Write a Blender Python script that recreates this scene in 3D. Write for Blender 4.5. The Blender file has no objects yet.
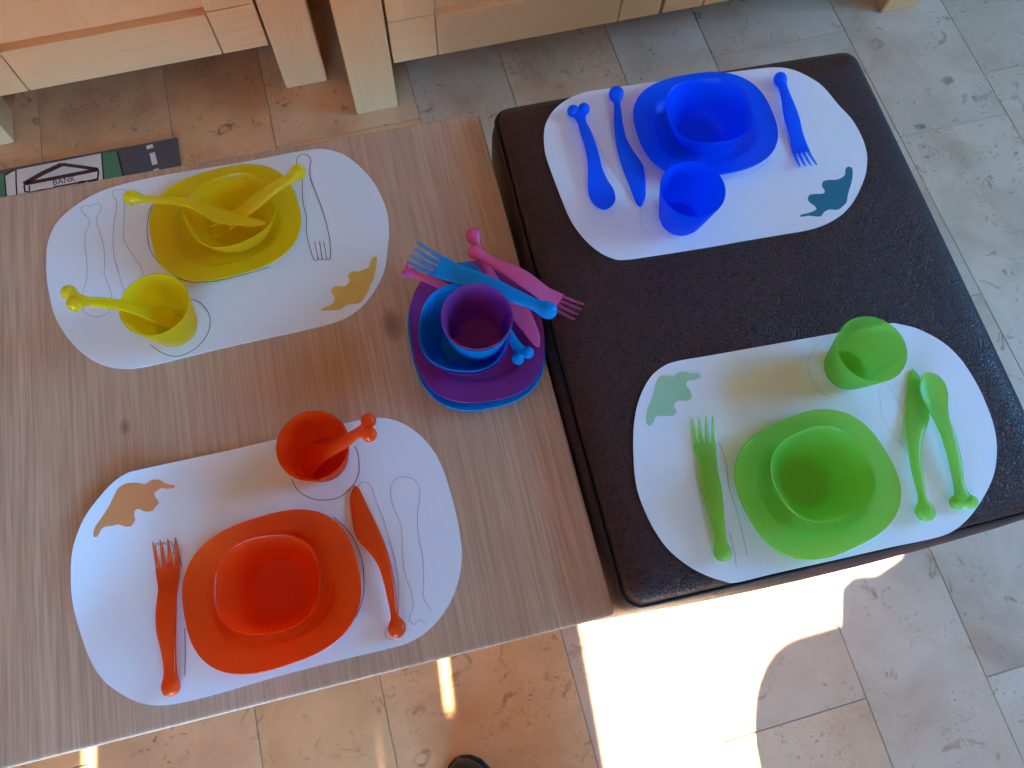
import bpy, math, random
from mathutils import Vector, Matrix
random.seed(7)
SC = bpy.context.scene
COL = SC.collection

# ---------------------------------------------------------------- camera
F_PX = 752.0
R = Matrix(((0.9656329425458554, 0.23311612388424557, -0.11493429886425442),
            (-0.25800113959309756, 0.9132190399434142, -0.31538293716289084),
            (0.031439342214742164, 0.3341973337266682, 0.9419786143491212)))
CAM_Z = 1.28

def at(x, y, z):
    """point of the world at height z seen at pixel x, y of the photograph"""
    d = R @ Vector(((x - 512) / F_PX, -(y - 384) / F_PX, -1.0))
    t = (CAM_Z - z) / -d.z
    return Vector((d.x * t, d.y * t, z))

T = 0.435      # table top
O = 0.470      # top of the footstool
MT = 0.0012    # thickness of a placemat

# ---------------------------------------------------------------- materials
def nt(name):
    m = bpy.data.materials.new(name); m.use_nodes = True
    t = m.node_tree; t.nodes.clear()
    out = t.nodes.new('ShaderNodeOutputMaterial')
    return m, t, out

def N(t, kind, **kw):
    n = t.nodes.new(kind)
    for k, v in kw.items():
        if k in n.inputs.keys(): n.inputs[k].default_value = v
        else: setattr(n, k, v)
    return n

def ramp(t, stops):
    r = t.nodes.new('ShaderNodeValToRGB')
    e = r.color_ramp.elements
    while len(e) < len(stops): e.new(0.5)
    for i, (p, c) in enumerate(stops):
        e[i].position = p
        e[i].color = (c[0], c[1], c[2], 1) if isinstance(c, (tuple, list)) else (c, c, c, 1)
    return r

def mixc(t, fac, a, b, blend='MIX'):
    m = t.nodes.new('ShaderNodeMix'); m.data_type = 'RGBA'; m.blend_type = blend
    for s, v in ((0, fac), (6, a), (7, b)):
        if isinstance(v, bpy.types.NodeSocket): t.links.new(v, m.inputs[s])
        elif s == 0: m.inputs[0].default_value = v
        else: m.inputs[s].default_value = (v[0], v[1], v[2], 1)
    return m.outputs[2]

def plain(name, col, rough=0.5, metal=0.0, spec=0.5, vary=0.03):
    m, t, out = nt(name)
    p = N(t, 'ShaderNodeBsdfPrincipled', Roughness=rough, Metallic=metal)
    p.inputs['Specular IOR Level'].default_value = spec
    tc = N(t, 'ShaderNodeTexCoord'); n = N(t, 'ShaderNodeTexNoise', Scale=60.0, Detail=3.0)
    t.links.new(tc.outputs['Object'], n.inputs['Vector'])
    r = ramp(t, [(0.3, tuple(c * (1 - vary) for c in col)), (0.7, tuple(min(1, c * (1 + vary * 0.7)) for c in col))])
    t.links.new(n.outputs['Fac'], r.inputs[0])
    t.links.new(r.outputs[0], p.inputs['Base Color'])
    t.links.new(p.outputs[0], out.inputs[0])
    return m

def plastic(name, col, tint, clear=0.45, rough=0.27, trans=0.25):
    """translucent moulded plastic: a milky body that lets some light and view through"""
    m, t, out = nt(name)
    p = N(t, 'ShaderNodeBsdfPrincipled', Roughness=rough)
    p.inputs['Base Color'].default_value = (*col, 1)
    p.inputs['Specular IOR Level'].default_value = 0.45
    tr = N(t, 'ShaderNodeBsdfTranslucent'); tr.inputs['Color'].default_value = (*col, 1)
    tp = N(t, 'ShaderNodeBsdfTransparent'); tp.inputs['Color'].default_value = (*tint, 1)
    tc = N(t, 'ShaderNodeTexCoord'); n = N(t, 'ShaderNodeTexNoise', Scale=240.0, Detail=2.0)
    b = N(t, 'ShaderNodeBump', Strength=0.05, Distance=0.0006)
    t.links.new(tc.outputs['Object'], n.inputs['Vector'])
    t.links.new(n.outputs['Fac'], b.inputs['Height']); t.links.new(b.outputs[0], p.inputs['Normal'])
    m1 = N(t, 'ShaderNodeMixShader'); m1.inputs[0].default_value = trans
    t.links.new(p.outputs[0], m1.inputs[1]); t.links.new(tr.outputs[0], m1.inputs[2])
    m2 = N(t, 'ShaderNodeMixShader'); m2.inputs[0].default_value = clear
    t.links.new(m1.outputs[0], m2.inputs[1]); t.links.new(tp.outputs[0], m2.inputs[2])
    t.links.new(m2.outputs[0], out.inputs[0])
    return m

def wood(name, light, dark, axis=1, fine=420.0, rough=0.5, knots=(), broad=11.0, streak=0.55):
    m, t, out = nt(name)
    p = N(t, 'ShaderNodeBsdfPrincipled', Roughness=rough)
    p.inputs['Specular IOR Level'].default_value = 0.35
    tc = N(t, 'ShaderNodeTexCoord')
    def grain(across, along, detail, w=0.0, dist=0.0):
        mp = N(t, 'ShaderNodeMapping')
        s = [across] * 3; s[axis] = along
        mp.inputs['Scale'].default_value = s
        t.links.new(tc.outputs['Object'], mp.inputs['Vector'])
        n = N(t, 'ShaderNodeTexNoise', Scale=1.0, Detail=detail, Distortion=dist)
        t.links.new(mp.outputs[0], n.inputs['Vector'])
        return n
    g1 = grain(fine, 9.0, 3.0, dist=0.3); g2 = grain(broad, 1.2, 4.0, dist=0.6); g3 = grain(70.0, 2.5, 4.0, dist=0.8)
    r1 = ramp(t, [(0.32, 0.0), (0.62, 1.0)]); t.links.new(g1.outputs['Fac'], r1.inputs[0])
    r2 = ramp(t, [(0.35, 0.0), (0.65, 1.0)]); t.links.new(g2.outputs['Fac'], r2.inputs[0])
    r3 = ramp(t, [(0.35, 0.0), (0.65, 1.0)]); t.links.new(g3.outputs['Fac'], r3.inputs[0])
    mid = tuple(0.42 * a + 0.58 * b for a, b in zip(light, dark))
    c = mixc(t, r2.outputs[0], mid, light)
    c2 = mixc(t, r3.outputs[0], tuple(0.45 * d + 0.55 * l for d, l in zip(dark, light)), c)
    ma = N(t, 'ShaderNodeMath', operation='MULTIPLY'); ma.inputs[1].default_value = 1.0
    inv = N(t, 'ShaderNodeMath', operation='SUBTRACT'); inv.inputs[0].default_value = 1.0
    t.links.new(r1.outputs[0], inv.inputs[1]); t.links.new(inv.outputs[0], ma.inputs[0]); ma.inputs[1].default_value = streak
    c3 = mixc(t, ma.outputs[0], c2, dark)
    for (kx, ky, kr) in knots:
        v = N(t, 'ShaderNodeVectorMath', operation='DISTANCE')
        sp = N(t, 'ShaderNodeSeparateXYZ'); t.links.new(tc.outputs['Object'], sp.inputs[0])
        cb = N(t, 'ShaderNodeCombineXYZ')
        hy = N(t, 'ShaderNodeMath', operation='MULTIPLY'); hy.inputs[1].default_value = 0.6
        t.links.new(sp.outputs[1], hy.inputs[0]); t.links.new(sp.outputs[0], cb.inputs[0]); t.links.new(hy.outputs[0], cb.inputs[1])
        t.links.new(cb.outputs[0], v.inputs[0]); v.inputs[1].default_value = (kx, ky * 0.6, 0)
        rk = ramp(t, [(0.0, 1.0), (kr * 0.45, 0.75), (kr, 0.0)])
        t.links.new(v.outputs['Value'], rk.inputs[0])
        c3 = mixc(t, rk.outputs[0], c3, tuple(0.55 * x for x in dark))
    t.links.new(c3, p.inputs['Base Color'])
    b = N(t, 'ShaderNodeBump', Strength=0.25, Distance=0.0006)
    t.links.new(r1.outputs[0], b.inputs['Height']); t.links.new(b.outputs[0], p.inputs['Normal'])
    t.links.new(p.outputs[0], out.inputs[0])
    return m

def leather():
    m, t, out = nt('brown_leather')
    p = N(t, 'ShaderNodeBsdfPrincipled', Roughness=0.40)
    p.inputs['Specular IOR Level'].default_value = 0.27
    tc = N(t, 'ShaderNodeTexCoord')
    nz = N(t, 'ShaderNodeTexNoise', Scale=120.0, Detail=2.0)
    t.links.new(tc.outputs['Object'], nz.inputs['Vector'])
    add = N(t, 'ShaderNodeVectorMath', operation='MULTIPLY_ADD')
    t.links.new(nz.outputs['Color'], add.inputs[0]); add.inputs[1].default_value = (0.006, 0.006, 0.006)
    t.links.new(tc.outputs['Object'], add.inputs[2])
    mp = N(t, 'ShaderNodeMapping'); mp.inputs['Scale'].default_value = (0.62, 1.0, 1.0)
    t.links.new(add.outputs[0], mp.inputs['Vector'])
    v = N(t, 'ShaderNodeTexVoronoi', feature='DISTANCE_TO_EDGE', Scale=300.0)
    t.links.new(mp.outputs[0], v.inputs['Vector'])
    v2 = N(t, 'ShaderNodeTexVoronoi', feature='DISTANCE_TO_EDGE', Scale=95.0)
    t.links.new(mp.outputs[0], v2.inputs['Vector'])
    r = ramp(t, [(0.0, 0.0), (0.16, 1.0)]); t.links.new(v.outputs[0], r.inputs[0])
    r2 = ramp(t, [(0.0, 0.0), (0.12, 1.0)]); t.links.new(v2.outputs[0], r2.inputs[0])
    mm = N(t, 'ShaderNodeMath', operation='MULTIPLY_ADD'); mm.inputs[1].default_value = 0.45
    t.links.new(r2.outputs[0], mm.inputs[0]); t.links.new(r.outputs[0], mm.inputs[2])
    b = N(t, 'ShaderNodeBump', Strength=0.5, Distance=0.0009)
    t.links.new(mm.outputs[0], b.inputs['Height']); t.links.new(b.outputs[0], p.inputs['Normal'])
    c = mixc(t, r.outputs[0], (0.020, 0.008, 0.006), (0.066, 0.022, 0.016))
    t.links.new(c, p.inputs['Base Color'])
    t.links.new(p.outputs[0], out.inputs[0])
    return m

def stone():
    m, t, out = nt('travertine_tile')
    p = N(t, 'ShaderNodeBsdfPrincipled', Roughness=0.42)
    p.inputs['Specular IOR Level'].default_value = 0.35
    tc = N(t, 'ShaderNodeTexCoord')
    at_ = N(t, 'ShaderNodeAttribute'); at_.attribute_name = 'tile_tint'
    off = N(t, 'ShaderNodeVectorMath', operation='MULTIPLY_ADD')
    t.links.new(at_.outputs['Color'], off.inputs[0]); off.inputs[1].default_value = (9, 7, 5)
    t.links.new(tc.outputs['Object'], off.inputs[2])
    cloud = N(t, 'ShaderNodeTexNoise', Scale=7.0, Detail=6.0, Roughness=0.6, Distortion=0.4)
    t.links.new(off.outputs[0], cloud.inputs['Vector'])
    rc = ramp(t, [(0.3, (0.47, 0.305, 0.185)), (0.5, (0.58, 0.405, 0.26)), (0.72, (0.67, 0.49, 0.335))])
    t.links.new(cloud.outputs['Fac'], rc.inputs[0])
    # fine speckle
    sp = N(t, 'ShaderNodeTexNoise', Scale=150.0, Detail=3.0, Roughness=0.7)
    t.links.new(off.outputs[0], sp.inputs['Vector'])
    rs = ramp(t, [(0.30, 1.0), (0.42, 0.0)]); t.links.new(sp.outputs['Fac'], rs.inputs[0])
    msk = N(t, 'ShaderNodeTexNoise', Scale=11.0, Detail=2.0)
    t.links.new(off.outputs[0], msk.inputs['Vector'])
    rm = ramp(t, [(0.48, 0.0), (0.62, 1.0)]); t.links.new(msk.outputs['Fac'], rm.inputs[0])
    mu = N(t, 'ShaderNodeMath', operation='MULTIPLY'); t.links.new(rs.outputs[0], mu.inputs[0]); t.links.new(rm.outputs[0], mu.inputs[1])
    c = mixc(t, mu.outputs[0], rc.outputs[0], (0.25, 0.15, 0.09))
    # rusty stains and little fossil rings
    st = N(t, 'ShaderNodeTexNoise', Scale=22.0, Detail=5.0, Roughness=0.65, Distortion=1.2)
    t.links.new(off.outputs[0], st.inputs['Vector'])
    r4 = ramp(t, [(0.60, 0.0), (0.70, 0.8)]); t.links.new(st.outputs['Fac'], r4.inputs[0])
    c = mixc(t, r4.outputs[0], c, (0.29, 0.155, 0.07))
    vw = N(t, 'ShaderNodeTexNoise', Scale=16.0, Detail=3.0)
    t.links.new(off.outputs[0], vw.inputs['Vector'])
    va = N(t, 'ShaderNodeVectorMath', operation='MULTIPLY_ADD'); va.inputs[1].default_value = (0.05, 0.05, 0.05)
    t.links.new(vw.outputs['Color'], va.inputs[0]); t.links.new(off.outputs[0], va.inputs[2])
    vo = N(t, 'ShaderNodeTexVoronoi', Scale=8.5, Randomness=1.0)
    t.links.new(va.outputs[0], vo.inputs['Vector'])
    r5 = ramp(t, [(0.060, 0.0), (0.085, 1.0), (0.10, 1.0), (0.13, 0.0)]); t.links.new(vo.outputs['Distance'], r5.inputs[0])
    m5 = N(t, 'ShaderNodeMath', operation='MULTIPLY'); t.links.new(r5.outputs[0], m5.inputs[0])
    r6 = ramp(t, [(0.50, 0.0), (0.56, 0.8)]); t.links.new(sp.outputs['Fac'], r6.inputs[0])
    sep = N(t, 'ShaderNodeSeparateColor'); t.links.new(vo.outputs['Color'], sep.inputs[0])
    r7 = ramp(t, [(0.55, 0.0), (0.6, 0.8)]); t.links.new(sep.outputs[0], r7.inputs[0])
    r8 = ramp(t, [(0.44, 0.25), (0.55, 1.0)]); t.links.new(st.outputs['Fac'], r8.inputs[0])
    m6 = N(t, 'ShaderNodeMath', operation='MULTIPLY'); t.links.new(m5.outputs[0], m6.inputs[0]); t.links.new(r7.outputs[0], m6.inputs[1])
    t.links.new(r8.outputs[0], m5.inputs[1])
    c = mixc(t, m6.outputs[0], c, (0.17, 0.10, 0.06))
    # random shade per tile, then a row tint standing in for bounced light
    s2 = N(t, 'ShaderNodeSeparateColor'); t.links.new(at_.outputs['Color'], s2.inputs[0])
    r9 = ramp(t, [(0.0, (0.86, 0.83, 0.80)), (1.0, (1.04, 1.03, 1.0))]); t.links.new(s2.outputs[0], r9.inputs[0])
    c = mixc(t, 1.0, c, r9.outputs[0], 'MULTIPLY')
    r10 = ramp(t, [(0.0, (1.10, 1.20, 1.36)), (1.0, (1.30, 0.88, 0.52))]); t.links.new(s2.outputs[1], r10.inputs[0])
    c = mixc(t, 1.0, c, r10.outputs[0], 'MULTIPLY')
    t.links.new(c, p.inputs['Base Color'])
    b = N(t, 'ShaderNodeBump', Strength=0.1, Distance=0.001)
    t.links.new(sp.outputs['Fac'], b.inputs['Height']); t.links.new(b.outputs[0], p.inputs['Normal'])
    t.links.new(p.outputs[0], out.inputs[0])
    return m

M = {}
YAW_T = math.radians(-1.53)
TR = at(479.0, 113.2, T)
def tloc(x, y):
    d = at(x, y, T) - TR
    return (d.x * math.cos(YAW_T) + d.y * math.sin(YAW_T), -d.x * math.sin(YAW_T) + d.y * math.cos(YAW_T))
KN = ((*tloc(393, 325), 0.016), (*tloc(125, 427), 0.006))
M['table'] = wood('greyed_oak', (0.70, 0.44, 0.285), (0.44, 0.245, 0.145), axis=1, rough=0.46,
                  knots=KN, streak=0.8)
M['lit_table_edge'] = wood('oak_edge_lit', (0.66, 0.56, 0.45), (0.42, 0.32, 0.24), axis=0, rough=0.4)  # paler than the top: the window-lit highlight is put into the colour
M['oak'] = wood('pale_oak', (0.90, 0.465, 0.205), (0.77, 0.36, 0.135), axis=0, fine=260.0, rough=0.5, broad=6.0, streak=0.3)
M['oak_up'] = wood('pale_oak_upright', (0.90, 0.465, 0.205), (0.77, 0.36, 0.135), axis=2, fine=260.0, rough=0.5, broad=6.0, streak=0.3)
M['leather'] = leather()
M['seam'] = plain('dark_piping', (0.010, 0.006, 0.006), 0.5)
M['stone'] = stone()
M['grout'] = plain('grout', (0.32, 0.24, 0.175), 0.85)
M['paper'] = plain('white_card', (0.80, 0.80, 0.815), 0.62, spec=0.3, vary=0.006)
M['ink'] = plain('blue_black_pen', (0.05, 0.05, 0.09), 0.6)
M['pencil'] = plain('grey_pencil', (0.40, 0.39, 0.40), 0.7)
M['pencil2'] = plain('faint_pencil', (0.56, 0.55, 0.57), 0.7)
M['wall'] = plain('cream_paint', (0.50, 0.44, 0.37), 0.9)
M['white'] = plain('white_paint', (0.8, 0.8, 0.78), 0.5)
M['dark_foot'] = plain('black_foot', (0.02, 0.018, 0.016), 0.5)
M['shoe'] = plain('dark_shoe_leather', (0.022, 0.016, 0.014), 0.28)
M['rubber'] = plain('black_sole', (0.012, 0.012, 0.012), 0.7)
PL = dict(orange=((1.0, 0.125, 0.010), (1.0, 0.28, 0.05), 0.34), yellow=((1.0, 0.74, 0.015), (0.96, 0.84, 0.10), 0.46),
          blue=((0.004, 0.20, 1.0), (0.05, 0.34, 1.0), 0.42), green=((0.46, 0.78, 0.15), (0.62, 0.88, 0.36), 0.55),
          pink=((1.0, 0.17, 0.40), (0.90, 0.26, 0.52), 0.30), sky=((0.0, 0.40, 0.80), (0.04, 0.50, 0.90), 0.30))
for k_, (c_, t_, q_) in PL.items():
    M[k_] = plastic(k_ + '_plastic', c_, t_, q_)
    M[k_ + '_thin'] = plastic(k_ + '_thin_plastic', c_, t_, 0.60)
    M[k_ + '_tine'] = plastic(k_ + '_tine_plastic', c_, tuple(0.5 + 0.5 * v for v in t_), 0.66)
M['pink_ware'] = plastic('pink_clear_plastic', (0.90, 0.16, 0.42), (0.50, 0.26, 0.80), 0.70)
M['sky_ware'] = plastic('turquoise_clear_plastic', (0.0, 0.40, 0.85), (0.04, 0.34, 0.80), 0.36)

# ---------------------------------------------------------------- mesh helpers
class MB:
    def __init__(self): self.v = []; self.f = []; self.mi = []
    def face(self, pts, mi=0):
        b = len(self.v); self.v += [tuple(p) for p in pts]; self.f.append(tuple(range(b, b + len(pts)))); self.mi.append(mi)
    def loft(self, rings, caps=(True, True), mi=0, closed=True):
        b = len(self.v); n = len(rings[0])
        for r in rings: self.v += [tuple(p) for p in r]
        for i in range(len(rings) - 1):
            for j in range(n if closed else n - 1):
                k = (j + 1) % n
                self.f.append((b + i * n + j, b + i * n + k, b + (i + 1) * n + k, b + (i + 1) * n + j)); self.mi.append(mi)
        if caps[0]: self.f.append(tuple(b + j for j in reversed(range(n)))); self.mi.append(mi)
        if caps[1]: self.f.append(tuple(b + (len(rings) - 1) * n + j for j in range(n))); self.mi.append(mi)
    def box(self, x0, x1, y0, y1, z0, z1, bev=0.0, mi=0):
        # chamfered box made of four rings
        e = min(bev, (x1 - x0) / 2.01, (y1 - y0) / 2.01, (z1 - z0) / 2.01)
        if e <= 0: e = 1e-5
        def ring(i, z):
            return [(x0 + i + e, y0 + i, z), (x1 - i - e, y0 + i, z), (x1 - i, y0 + i + e, z), (x1 - i, y1 - i - e, z),
                    (x1 - i - e, y1 - i, z), (x0 + i + e, y1 - i, z), (x0 + i, y1 - i - e, z), (x0 + i, y0 + i + e, z)]
        h = e * 0.3
        self.loft([ring(e, z0), ring(h, z0 + h), ring(0, z0 + e), ring(0, z1 - e), ring(h, z1 - h), ring(e, z1)], mi=mi)
    def ball(self, c, r, nu=20, nv=12, sc=(1, 1, 1), mi=0):
        rings = []
        for i in range(1, nv):
            a = math.pi * i / nv
            rings.append([(c[0] + r * sc[0] * math.sin(a) * math.cos(2 * math.pi * j / nu),
                           c[1] + r * sc[1] * math.sin(a) * math.sin(2 * math.pi * j / nu),
                           c[2] - r * sc[2] * math.cos(a)) for j in range(nu)])
        self.loft(rings, mi=mi)
    def slab(self, pts, z0, z1, mi=0):
        self.loft([[(p[0], p[1], z0) for p in pts], [(p[0], p[1], z1) for p in pts]], mi=mi)
    def ribbon(self, pts, w, z, th=0.0001, mi=0, closed=False):
        """a drawn line: a flat strip of width w following 2-D points"""
        P = [Vector((p[0], p[1])) for p in pts]; n = len(P)
        L, Rr = [], []
        for i in range(n):
            a = P[(i - 1) % n] if (closed or i > 0) else P[i]
            c = P[(i + 1) % n] if (closed or i < n - 1) else P[i]
            d = (c - a)
            d = d.normalized() if d.length > 1e-9 else Vector((1, 0))
            q = Vector((-d.y, d.x)) * w / 2
            L.append(P[i] + q); Rr.append(P[i] - q)
        m = n if closed else n - 1
        for i in range(m):
            k = (i + 1) % n
            self.face([(L[i].x, L[i].y, z + th), (Rr[i].x, Rr[i].y, z + th), (Rr[k].x, Rr[k].y, z + th), (L[k].x, L[k].y, z + th)], mi)
    def tube(self, pts, r, n=10, closed=False, mi=0):
        P = [Vector(p) for p in pts]; rings = []
        m = len(P)
        for i in range(m):
            a = P[(i - 1) % m] if (closed or i > 0) else P[i]
            c = P[(i + 1) % m] if (closed or i < m - 1) else P[i]
            d = (c - a).normalized()
            u = d.cross(Vector((0, 0, 1)))
            u = u.normalized() if u.length > 1e-6 else Vector((1, 0, 0))
            w = u.cross(d).normalized()
            rings.append([P[i] + r * (math.cos(2 * math.pi * j / n) * u + math.sin(2 * math.pi * j / n) * w) for j in range(n)])
        if closed: rings.append(rings[0])
        self.loft(rings, caps=(not closed, not closed), mi=mi)
    def build(self, name, mats, parent=None, smooth=True, ang=18):
        me = bpy.data.meshes.new(name)
        me.from_pydata(self.v, [], self.f)
        if not isinstance(mats, (list, tuple)): mats = [mats]
        for m in mats: me.materials.append(m)
        for p, i in zip(me.polygons, self.mi): p.material_index = i
        import bmesh
        bm = bmesh.new(); bm.from_mesh(me)
        bmesh.ops.remove_doubles(bm, verts=bm.verts, dist=1e-7)
        bmesh.ops.recalc_face_normals(bm, faces=bm.faces)
        bm.to_mesh(me); bm.free()
        if smooth:
            for p in me.polygons: p.use_smooth = True
            try: me.set_sharp_from_angle(angle=math.radians(ang))
            except Exception: pass
        o = bpy.data.objects.new(name, me); COL.objects.link(o)
        if parent is not None: o.parent = parent
        return o

def tag(o, label=None, cat=None, group=None, kind=None):
    for k, v in (('label', label), ('category', cat), ('group', group), ('kind', kind)):
        if v: o[k] = v
    return o

def empty(name, loc=(0, 0, 0), rz=0.0):
    o = bpy.data.objects.new(name, None); COL.objects.link(o)
    o.location = loc; o.rotation_euler = (0, 0, rz); o.empty_display_size = 0.05
    return o

def smooth_poly(pts, sub=4, closed=True):
    """Catmull-Rom through the points"""
    P = [Vector((p[0], p[1])) for p in pts]; n = len(P); out = []
    m = n if closed else n - 1
    for i in range(m):
        p0 = P[(i - 1) % n] if (closed or i > 0) else P[0]
        p1 = P[i]; p2 = P[(i + 1) % n]
        p3 = P[(i + 2) % n] if (closed or i + 2 < n) else P[(i + 1) % n]
        for k in range(sub):
            t = k / sub
            out.append(0.5 * ((2 * p1) + (p2 - p0) * t + (2 * p0 - 5 * p1 + 4 * p2 - p3) * t * t + (3 * p1 - p0 - 3 * p2 + p3) * t ** 3))
    if not closed: out.append(P[-1])
    return [(p.x, p.y) for p in out]

def se(a, b, n, z, N_=72):
    r = []
    for j in range(N_):
        t = 2 * math.pi * j / N_
        c, s = math.cos(t), math.sin(t)
        r.append((a * math.copysign(abs(c) ** (2 / n), c), b * math.copysign(abs(s) ** (2 / n), s), z))
    return r

# ---------------------------------------------------------------- the room
def build_floor():
    xs = [-3.0, -2.70, -2.45, -2.14, -1.94, -1.70, -1.50, -1.20, -0.92, -0.622, -0.369, -0.173, 0.123, 0.3236, 0.567, 0.770, 1.082, 1.333, 1.53, 1.83, 2.03, 2.27, 2.47, 2.78, 3.0]
    known = {(-0.173): [1.035, 0.30], (0.123): [-0.55, 0.2, 1.33], (0.3236): [-0.225, 0.45, 1.2], (0.567): [-0.62, 0.18, 1.30],
             (0.770): [at(1006, 671, 0).y, at(971, 296, 0).y, 1.046], (1.082): [0.757, 0.1, -0.5], (-0.369): [0.5, 1.42], (-0.622): [0.72, 1.5], (-0.92): [0.5, 1.35]}
    mb = MB(); tints = []
    Y0, Y1 = -2.6, 1.75; g = 0.0006
    for i in range(len(xs) - 1):
        ys = list(known.get(xs[i], []))
        rnd = random.Random(i)
        if not ys: ys = [rnd.uniform(-0.3, 0.5)]
        ys.sort()
        while ys[0] > Y0: ys.insert(0, ys[0] - rnd.choice((0.5, 0.6, 0.75)))
        while ys[-1] < Y1: ys.append(ys[-1] + rnd.choice((0.5, 0.6, 0.75)))
        for a, b in zip(ys[:-1], ys[1:]):
            a = max(a, Y0); b = min(b, Y1)
            if b - a < 0.01: continue
            n0 = len(mb.f)
            mb.box(xs[i] + g, xs[i + 1] - g, a + g, b - g, -0.012, 0.0, 0.0012)
            warm_light = rnd.uniform(0.75, 1.0) if xs[i] < 0.1 else (rnd.uniform(0.3, 0.55) if xs[i] < 0.5 else rnd.uniform(0.0, 0.25))  # left rows tinted warmer, painting in the bounced light on that side
            tints += [(rnd.random(), warm_light, rnd.random())] * (len(mb.f) - n0)
    mb.mi = [0] * len(mb.f)
    nb = len(mb.f)
    mb.box(-3.0, 3.0, Y0, Y1, -0.06, -0.0018, 0.0, mi=1)
    tints += [(0.5, 0.5, 0.5)] * (len(mb.f) - nb)
    me = bpy.data.meshes.new('floor'); me.from_pydata(mb.v, [], mb.f)
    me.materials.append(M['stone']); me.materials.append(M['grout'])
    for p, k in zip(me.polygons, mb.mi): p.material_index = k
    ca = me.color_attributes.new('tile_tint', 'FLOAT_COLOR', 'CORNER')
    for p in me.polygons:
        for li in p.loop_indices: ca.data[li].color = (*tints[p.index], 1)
    o = bpy.data.objects.new('floor', me); COL.objects.link(o); tag(o, kind='structure')
build_floor()

XL, XR, YF, YB, ZC = -3.0, 3.0, -2.6, 1.75, 2.45
def wallbox(name, *a):
    mb = MB(); mb.box(*a); tag(mb.build(name, M['wall'], smooth=False), kind='structure')
wallbox('wall_back', XL, XR, YB, YB + 0.1, -0.06, ZC)
wallbox('wall_left', XL - 0.1, XL, YF, YB, -0.06, ZC)
wallbox('ceiling', XL - 0.1, XR + 0.1, YF - 0.1, YB + 0.1, ZC, ZC + 0.08)

def wall_open(name, horiz, c0, c1, lo, hi, o0, o1, z0, z1):
    """a wall with one opening; horiz: along x (front) or along y (right)"""
    mb = MB()
    def bx(a, b, za, zb):
        if b - a < 1e-4 or zb - za < 1e-4: return
        if horiz: mb.box(a, b, c0, c1, za, zb)
        else: mb.box(c0, c1, a, b, za, zb)
    bx(lo, o0, -0.06, ZC); bx(o1, hi, -0.06, ZC); bx(o0, o1, -0.06, z0); bx(o0, o1, z1, ZC)
    tag(mb.build(name, M['wall'], smooth=False), kind='structure')
    fr = MB(); w = 0.06
    def fb(a, b, za, zb):
        if horiz: fr.box(a, b, c0 + 0.02, c0 + 0.08, za, zb, 0.004)
        else: fr.box(c0 + 0.02, c0 + 0.08, a, b, za, zb, 0.004)
    fb(o0, o0 + w, z0, z1); fb(o1 - w, o1, z0, z1); fb(o0 + w, o1 - w, z1 - w, z1); fb(o0 + w, o1 - w, z0, z0 + w)
    return fr
FX0, FX1, FZ0, FZ1 = -1.9, 1.7, 0.0, 2.12
fr = wall_open('wall_front', True, YF - 0.1, YF, XL, XR, FX0, FX1, FZ0, FZ1)
tag(fr.build('window_1', M['white']), kind='structure')
RY0, RY1, RZ0, RZ1 = -0.8, 0.7, 1.2, 2.15
fr = wall_open('wall_right', False, XR, XR + 0.1, YF, YB, RY0, RY1, RZ0, RZ1)
tag(fr.build('window_2', M['white']), kind='structure')
mb = MB(); mb.box(XL, XR, YB - 0.012, YB, 0.0, 0.07, 0.003)
tag(mb.build('baseboard_back', M['white']), kind='structure')

# ---------------------------------------------------------------- cabinets
def door(parent, x0, x1, yf, z0, z1):
    """frame and panel door: stiles with square corner blocks, rails, recessed panel"""
    w = 0.088; zb = z0 + 0.100; d = 0.019
    root = bpy.data.objects.new('door', None); COL.objects.link(root); root.parent = parent
    g = 0.0008
    for (a, b, c, e, nm, mt) in ((x0, x0 + w, z0, zb, 'corner_block', 'oak'), (x1 - w, x1, z0, zb, 'corner_block', 'oak'),
                                 (x0, x0 + w, zb, z1, 'stile', 'oak_up'), (x1 - w, x1, zb, z1, 'stile', 'oak_up'),
                                 (x0 + w, x1 - w, z0, zb - 0.004, 'bottom_rail', 'oak'), (x0 + w, x1 - w, z1 - 0.085, z1, 'top_rail', 'oak')):
        m = MB(); m.box(a + g, b - g, yf, yf + 0.03, c + g, e - g, 0.0016); m.build(nm, M[mt], root)
    m = MB(); m.box(x0 + w - 0.005, x1 - w + 0.005, yf + d, yf + 0.036, z0 + 0.02, z1 - 0.02, 0.001); m.build('panel', M['oak_up'], root)
    m = MB(); xk = x1 - 0.044 if parent.get('hinge', 0) == 0 else x0 + 0.044
    m.ball((xk, yf - 0.018, z1 - 0.22), 0.013); m.tube([(xk, yf - 0.008, z1 - 0.22), (xk, yf + 0.002, z1 - 0.2201)], 0.006)
    m.build('knob', M['oak_up'], root, ang=60)
    return root

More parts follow.
